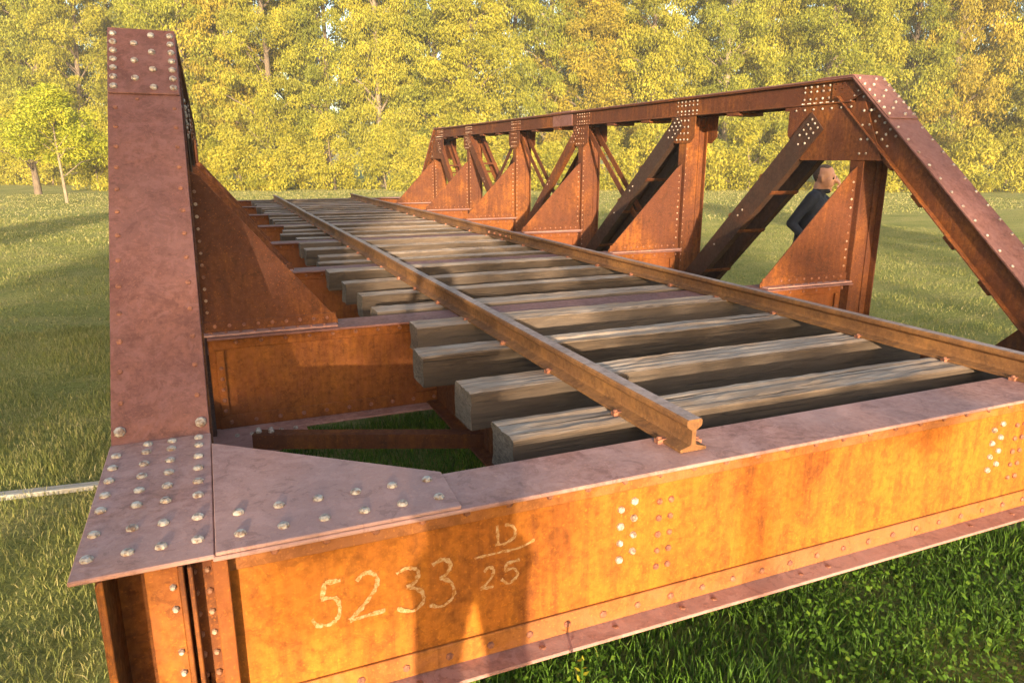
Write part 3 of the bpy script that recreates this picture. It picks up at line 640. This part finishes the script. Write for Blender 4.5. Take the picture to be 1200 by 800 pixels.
def tree_meshes(seed, h, rad, z0, nclump, per, leaf, trunk_r, droop, crmin=.5, crmax=1.15, top=.35, lk=1.):
    r = random.Random(seed); s = MB(); lean = (r.uniform(-.6, .6)*lk, r.uniform(-.6, .6)*lk)
    tp = [(lean[0]*t*t+.15*lk*math.sin(t*5+seed), lean[1]*t*t+.15*lk*math.cos(t*4+seed), h*.93*t-.15) for t in [i/9 for i in range(10)]]
    limb(s, tp, trunk_r, trunk_r*.18, 8); cs, rs = [], []
    for i in range(nclump):
        t = r.random(); z = z0+(h-z0)*t; a = r.random()*6.283
        prof = rad*(math.sin(math.pi*min(1, (t*.86+.14))**.8)**.7*(1-top)+top*(1-t)) * r.uniform(.75, 1.12)
        q = prof*math.sqrt(r.uniform(.12, 1)); tt = min(.98, z/h); bx, by = lean[0]*tt*tt, lean[1]*tt*tt
        c = (bx+q*math.cos(a), by+q*math.sin(a), z); cs.append(c); rs.append(r.uniform(crmin, crmax)*(1-.35*t))
        if i % 5 == 0:
            zb = max(.6, z-q*.7); tb = min(.95, zb/h); limb(s, [(lean[0]*tb*tb, lean[1]*tb*tb, zb), ((bx+c[0])/2, (by+c[1])/2, (zb+z)/2+.25), c], trunk_r*.32*(1-t*.6), .02, 5)
    V, F, T = leaf_cloud(np.array(cs), np.array(rs), per, leaf, seed, droop, 1.25)
    tm = bpy.data.meshes.new('trunk'); tm.from_pydata([tuple(p) for p in s.v], [], s.f)
    for p in tm.polygons: p.use_smooth = True
    return tm, fast_mesh('crown', V, F, T)
def plant_tree(name, meshes, loc, rot, sc, bark, leaf, label, cat, group=None, parts=('trunk', 'crown')):
    root = tag(empty(name, loc), label, cat, group); root.rotation_euler = (0, 0, rot); root.scale = (sc[0], sc[0], sc[1])
    for me, mt, nm in ((meshes[0], bark, parts[0]), (meshes[1], leaf, parts[1])):
        if not me.materials: me.materials.append(mt)
        o = bpy.data.objects.new(nm, me); col.objects.link(o); o.parent = root
        o.material_slots[0].link = 'OBJECT'; o.material_slots[0].material = mt
    return root
tall = [tree_meshes(11+i, h, rd, z0, 265, 270, .145, .26, dr, .45, 1.05) for i, (h, rd, z0, dr) in enumerate(((17, 3.3, 1.6, .9), (16, 2.9, 2.2, .8), (18, 3.6, 1.4, .9), (15.5, 3.1, 2.6, .6), (17, 2.7, 1.8, 1.0)))]
bush = [tree_meshes(31+i, h, rd, .15, 60, 190, .15, .07, .3, .45, .95, .5) for i, (h, rd) in enumerate(((3.4, 2.1), (2.9, 2.4), (4.2, 2.0)))]
fp2 = Vector((fw.x, fw.y, 0)).normalized(); rp = Vector((rt.x, rt.y, 0)).normalized()
def at(lat, dep): p = rp*lat+fp2*dep; return (p.x, p.y, 0)
rr = random.Random(5)
lat = -36.; i = 0
while lat < 38:
    mt = [M['leaf_a'], M['leaf_b'], M['leaf_a'], M['leaf_b'], M['leaf_a'], M['leaf_b'], M['leaf_c']][i % 7]
    p = at(lat+rr.uniform(-.6, .6), 46+rr.uniform(-1.5, 1.5)+(6 if lat < -22 else 0))
    plant_tree('tall_tree', tall[i % 5], p, rr.uniform(0, 6.28), (rr.uniform(.9, 1.12), rr.uniform(.92, 1.12)), M['bark'] if i % 3 else M['pale_bark'], mt,
               '%s tall yellow green tree from the left in the front row behind the lawn' % ordinal(i), 'tree', 'tall trees in the front row')
    lat += rr.uniform(2.6, 3.9); i += 1
lat = -42.; j = 0
while lat < 44:
    p = at(lat+rr.uniform(-.8, .8), 54+rr.uniform(-2, 2)+(5 if lat < -24 else 0))
    plant_tree('tall_tree', tall[(j*3+1) % 5], p, rr.uniform(0, 6.28), (rr.uniform(1.0, 1.2), rr.uniform(.95, 1.2)), M['bark'], M['leaf_b'] if j % 2 else M['leaf_a'],
               '%s tree from the left in the rear row showing between the front trees' % ordinal(j), 'tree', 'trees in the rear row')
    lat += rr.uniform(4.2, 5.6); j += 1
lat = -38.; j = 0
while lat < 38:
    p = at(lat, 41.6+rr.uniform(-.7, .9)+(7 if lat < -24 else 0))
    plant_tree('shrub', bush[j % 3], p, rr.uniform(0, 6.28), (rr.uniform(.85, 1.1), rr.uniform(.8, 1.15)), M['bark'], M['leaf_s'] if j % 4 else M['leaf_a'],
               '%s sunlit shrub from the left along the foot of the trees' % ordinal(j), 'shrub', 'shrubs along the foot of the trees', ('stem', 'foliage'))
    lat += rr.uniform(2.0, 3.0); j += 1
young = tree_meshes(71, 5.4, 1.75, 2.2, 95, 220, .105, .065, .2, .4, .8, .25, .2)
plant_tree('young_tree', young, (-5.13, 33.4, 0), .6, (1.05, .80), M['pale_bark'], M['leaf_y'], 'slender young tree with bright yellow green crown on the left lawn', 'tree')
tr2 = tree_meshes(73, 6.2, 2.2, 2.4, 80, 200, .12, .20, .2, .5, .9, .25, .2)
plant_tree('young_tree', tr2, (-7.5, 41.5, 0), 2.0, (.9, .72), M['bark'], M['leaf_a'], 'thicker trunked tree just behind the slender young tree at left', 'tree')

# trees of the park behind the photographer: their crowns dapple the low sun
shade = [tree_meshes(91+i, h, rd, z0, n, 130, .15, .16, .3, .35, .75, .2) for i, (h, rd, z0, n) in enumerate(((8.0, 1.9, 4.8, 70), (8.4, 2.3, 4.0, 80)))]
for k, (x, y, m_, sc, lb) in enumerate(((-9.4, -25, 0, .8, 'round crowned tree standing behind the photographer in line with the left truss'),
        (-3.0, -26, 1, .85, 'round crowned tree standing behind the photographer in line with the right truss'),
        (-13.2, -27, 1, 1.0, 'first park tree behind the photographer to the left'), (-19.0, -28, 1, 1.0, 'second park tree behind the photographer to the left'), (-23.5, -27, 0, 1.1, 'third park tree behind the photographer to the left'),
        (2.6, -28, 0, 1.0, 'park tree behind the photographer to the right'))):
    plant_tree('park_tree', shade[m_], (x, y, 0), k*1.3, (sc, 1.0), M['bark'], M['leaf_b'], lb, 'tree', 'park trees behind the photographer')

low = tree_meshes(97, 3.7, 1.25, 2.9, 15, 110, .10, .07, .2, .25, .5, .2)  # low crown added out of view to shade near sleepers and second girder
plant_tree('young_tree', low, (-2.1, -12, 0), .4, (1.0, 1.0), M['bark'], M['leaf_y'], 'small low crowned tree added out of view behind the photographer to shade the near sleepers', 'tree')

plant_tree('young_tree', low, (-4.5, -12.3, 0), 2.4, (.8, .93), M['bark'], M['leaf_y'], 'smaller low tree added out of view behind the photographer to shade the second girder', 'tree')

# ------------------------------------------------------------------ haze
hz = MB().box(-60, 80, -45, 80, -1, 26).build('haze', None); hz['kind'] = 'stuff'; tag(hz, 'thin golden evening haze over the whole park', 'haze')
m = bpy.data.materials.new('haze'); m.use_nodes = True; nt = m.node_tree
nt.nodes.remove(nt.nodes['Principled BSDF']); pv_ = nt.nodes.new('ShaderNodeVolumePrincipled')
pv_.inputs['Color'].default_value = (.95, .93, .9, 1); pv_.inputs['Density'].default_value = .0011; pv_.inputs['Anisotropy'].default_value = 0
nt.links.new(pv_.outputs[0], nt.nodes['Material Output'].inputs['Volume']); hz.data.materials.append(m)

# ------------------------------------------------------------------ people
def person(name, loc, face, caps, balls, classify, mats, label, voxel=.011, extra=None):
    root = tag(empty(name, loc), label, 'person'); root.rotation_euler = (0, 0, face)
    bm = bmesh.new()
    def ball(c, r):
        g_ = bmesh.ops.create_icosphere(bm, subdivisions=3, radius=1)
        rx, ry, rz = r if isinstance(r, tuple) else (r, r, r)
        for v in g_['verts']: v.co = Vector((v.co.x*rx, v.co.y*ry, v.co.z*rz))+Vector(c)
    for a, b2, ra, rb in caps:
        a, b2 = Vector(a), Vector(b2); n = max(3, int((b2-a).length/(.4*max(min(ra, rb), .01))))
        for i in range(n+1):
            t = i/n; g_ = bmesh.ops.create_icosphere(bm, subdivisions=2, radius=ra+(rb-ra)*t)
            for v in g_['verts']: v.co += a.lerp(b2, t)
    for c, r in balls: ball(c, r)
    me = bpy.data.meshes.new('tmp'); bm.to_mesh(me); bm.free()
    o = bpy.data.objects.new('tmp', me); col.objects.link(o)
    md = o.modifiers.new('r', 'REMESH'); md.mode = 'VOXEL'; md.voxel_size = voxel
    sm = o.modifiers.new('s', 'SMOOTH'); sm.factor = .5; sm.iterations = 3
    dg = bpy.context.evaluated_depsgraph_get(); me2 = bpy.data.meshes.new_from_object(o.evaluated_get(dg)); bpy.data.objects.remove(o)
    me2.name = 'body'
    for mt in mats: me2.materials.append(mt)
    for p in me2.polygons: p.material_index = classify(p.center); p.use_smooth = True
    b_ = bpy.data.objects.new('body', me2); col.objects.link(b_); b_.parent = root
    return root
# local frame: the person faces +Y, x to their right, z up
def head(c, yaw=0, pitch=0):
    rm = Matrix.Rotation(yaw, 3, 'Z') @ Matrix.Rotation(pitch, 3, 'X'); c = Vector(c)
    T = lambda p: tuple(c+rm @ Vector(p))
    caps = [(T((0, .02, -.075)), T((0, .055, -.095)), .048, .036), (T((0, .088, .018)), T((0, .108, -.016)), .011, .017),          # jaw, nose
            (T((-.03, .082, .030)), T((.03, .082, .030)), .014, .014), (T((-.018, .086, -.052)), T((.018, .086, -.052)), .010, .010)]    # brow, lips
    for sx in (-1, 1):
        caps += [(T((sx*.074, -.012, .014)), T((sx*.072, -.004, -.024)), .014, .010), (T((sx*.045, .05, -.012)), T((sx*.04, .055, -.05)), .026, .02)]
    balls = [(T((0, -.012, .035)), (.074, .092, .085)), (T((0, .02, -.02)), (.066, .076, .085))]
    return caps, balls, T
def hand(wrist, palm_dir, out, side, curl):
    w = Vector(wrist); d = Vector(palm_dir).normalized(); o = Vector(out).normalized(); lat = d.cross(o).normalized(); caps = []
    for k in range(4):
        off = lat*(k-1.5)*.019; kn = w+d*.085+off
        caps.append((w+d*.02+off*.7, kn, .014, .0115)); ln = (.040, .046, .043, .034)[k]
        m1 = kn+(d*math.cos(curl)+o*math.sin(curl))*ln; m2 = m1+(d*math.cos(curl*2)+o*math.sin(curl*2))*ln*.75
        caps += [(kn, m1, .0105, .0095), (m1, m2, .0095, .008)]
    tb = w+d*.025-lat*side*.028; t1 = tb+(d*.7-lat*side*.6+o*.4).normalized()*.042; t2 = t1+(d*.9+o*.4).normalized()*.032
    caps += [(tb, t1, .014, .0115), (t1, t2, .0115, .0095)]
    return caps
def body_caps(sh=1.42, hipz=.93, lean=0.):
    ly = lambda z: lean*(z-hipz)/(sh-hipz)
    caps = [((0, ly(.98), .98), (0, ly(1.28)+.01, 1.28), .125, .145), ((-.075, 0, hipz), (.075, 0, hipz), .115, .115), ((-.055, ly(1.22)+.02, 1.22), (.055, ly(1.22)+.02, 1.22), .125, .125),
            ((-.15, ly(sh)-.01, sh), (.15, ly(sh)-.01, sh), .062, .062), ((-.09, ly(1.34), 1.34), (.09, ly(1.34), 1.34), .105, .105), ((0, ly(sh), sh), (0, ly(sh)+.02, sh+.10), .062, .055)]
    return caps
def legs(spread=.10):
    caps = []
    for sx in (-1, 1):
        caps += [((sx*.085, 0, .90), (sx*spread, .015, .50), .092, .058), ((sx*spread, .015, .50), (sx*(spread+.005), -.02, .10), .060, .040), ((sx*(spread+.005), -.03, .045), (sx*(spread+.03), .13, .035), .042, .034)]
    return caps
# visitor behind the right truss
hc, hb, HT = head((0, .10, 1.585), 0, -.12)
caps = body_caps(lean=.06)+legs()+hc+[((0, .06, 1.44), (0, .075, 1.53), .058, .056)]
caps += [((.185, .04, 1.41), (.24, -.10, 1.19), .056, .045), ((.24, -.10, 1.19), (.20, .05, 1.03), .043, .030)]+hand((.20, .05, 1.03), (-.3, .7, -.5), (-1, 0, 0), 1, .5)
caps += [((-.185, .05, 1.41), (-.20, .24, 1.27), .056, .045), ((-.20, .24, 1.27), (-.07, .235, 1.465), .043, .029)]+hand((-.07, .235, 1.465), (.45, -.05, .85), (.3, -.9, .2), -1, .55)
def cls(p):
    if p.z > 1.49 and p.y < .2 and abs(p.x) < .12 and (p-Vector((-.03, .22, 1.515))).length > .04:
        q = p-Vector((0, .10, 1.585))
        if (q.z > -.035 and q.y < -.03-.3*max(0, .05-q.z)) or (q.z > .088 and q.y < .05): return 4
        return 0
    if (p-Vector((-.03, .22, 1.515))).length < .085: return 0
    if (p-Vector((.16, .1, 1.0))).length < .085 and p.x > .1: return 0
    if p.z > .93: return 1
    return 2 if p.z > .09 else 3
PM = [M['skin'], M['shirt'], M['trousers'], M['shoe'], M['hair']]
pv = person('person', (5.09, 5.045, 0), math.atan2(rt.y, rt.x)-math.pi/2-.55, caps, hb, cls, PM, 'visitor in a dark navy shirt standing beyond the right truss, hand raised to the mouth', .009)
for sx in (-1, 1):
    me = bpy.data.meshes.new('eye'); bm = bmesh.new(); bmesh.ops.create_icosphere(bm, subdivisions=2, radius=.011); bm.to_mesh(me); bm.free(); me.materials.append(M['eye'])
    o = bpy.data.objects.new('eye', me); col.objects.link(o); o.parent = pv; o.location = HT((sx*.03, .080, .008))
# photographer, seen only by the shadow on the near girder
hc, hb, HT = head((0, .06, 1.64), 0, -.1)
caps = body_caps(sh=1.46)+legs(.12)+hc+[((0, .02, 1.48), (0, .04, 1.58), .058, .056)]
for sx in (-1, 1):
    caps += [((sx*.19, 0, 1.46), (sx*.25, .20, 1.34), .056, .045), ((sx*.25, .20, 1.34), (sx*.10, .38, 1.63), .043, .029)]+hand((sx*.10, .38, 1.63), (-sx*.1, .2, 1), (-sx, .2, 0), -sx, .5)
def cls2(p):
    if p.z > 1.53 and p.y < .25: return 4 if (p.z > 1.70 or p.y < .03) else 0
    if p.y > .33: return 0
    return 1 if p.z > .95 else (2 if p.z > .09 else 3)
person('person', (-.06, -.50, 0), 0, caps, hb, cls2, PM, 'photographer in dark clothes standing behind the camera, throwing the shadow on the near girder', .012)
tag(MB().box(-.135, .005, -.075, -.066, 1.655, 1.735).build('phone', M['phone'], org=(-.06, -.07, 1.69), bevel=.003), 'black phone held up in the hands of the photographer', 'phone')
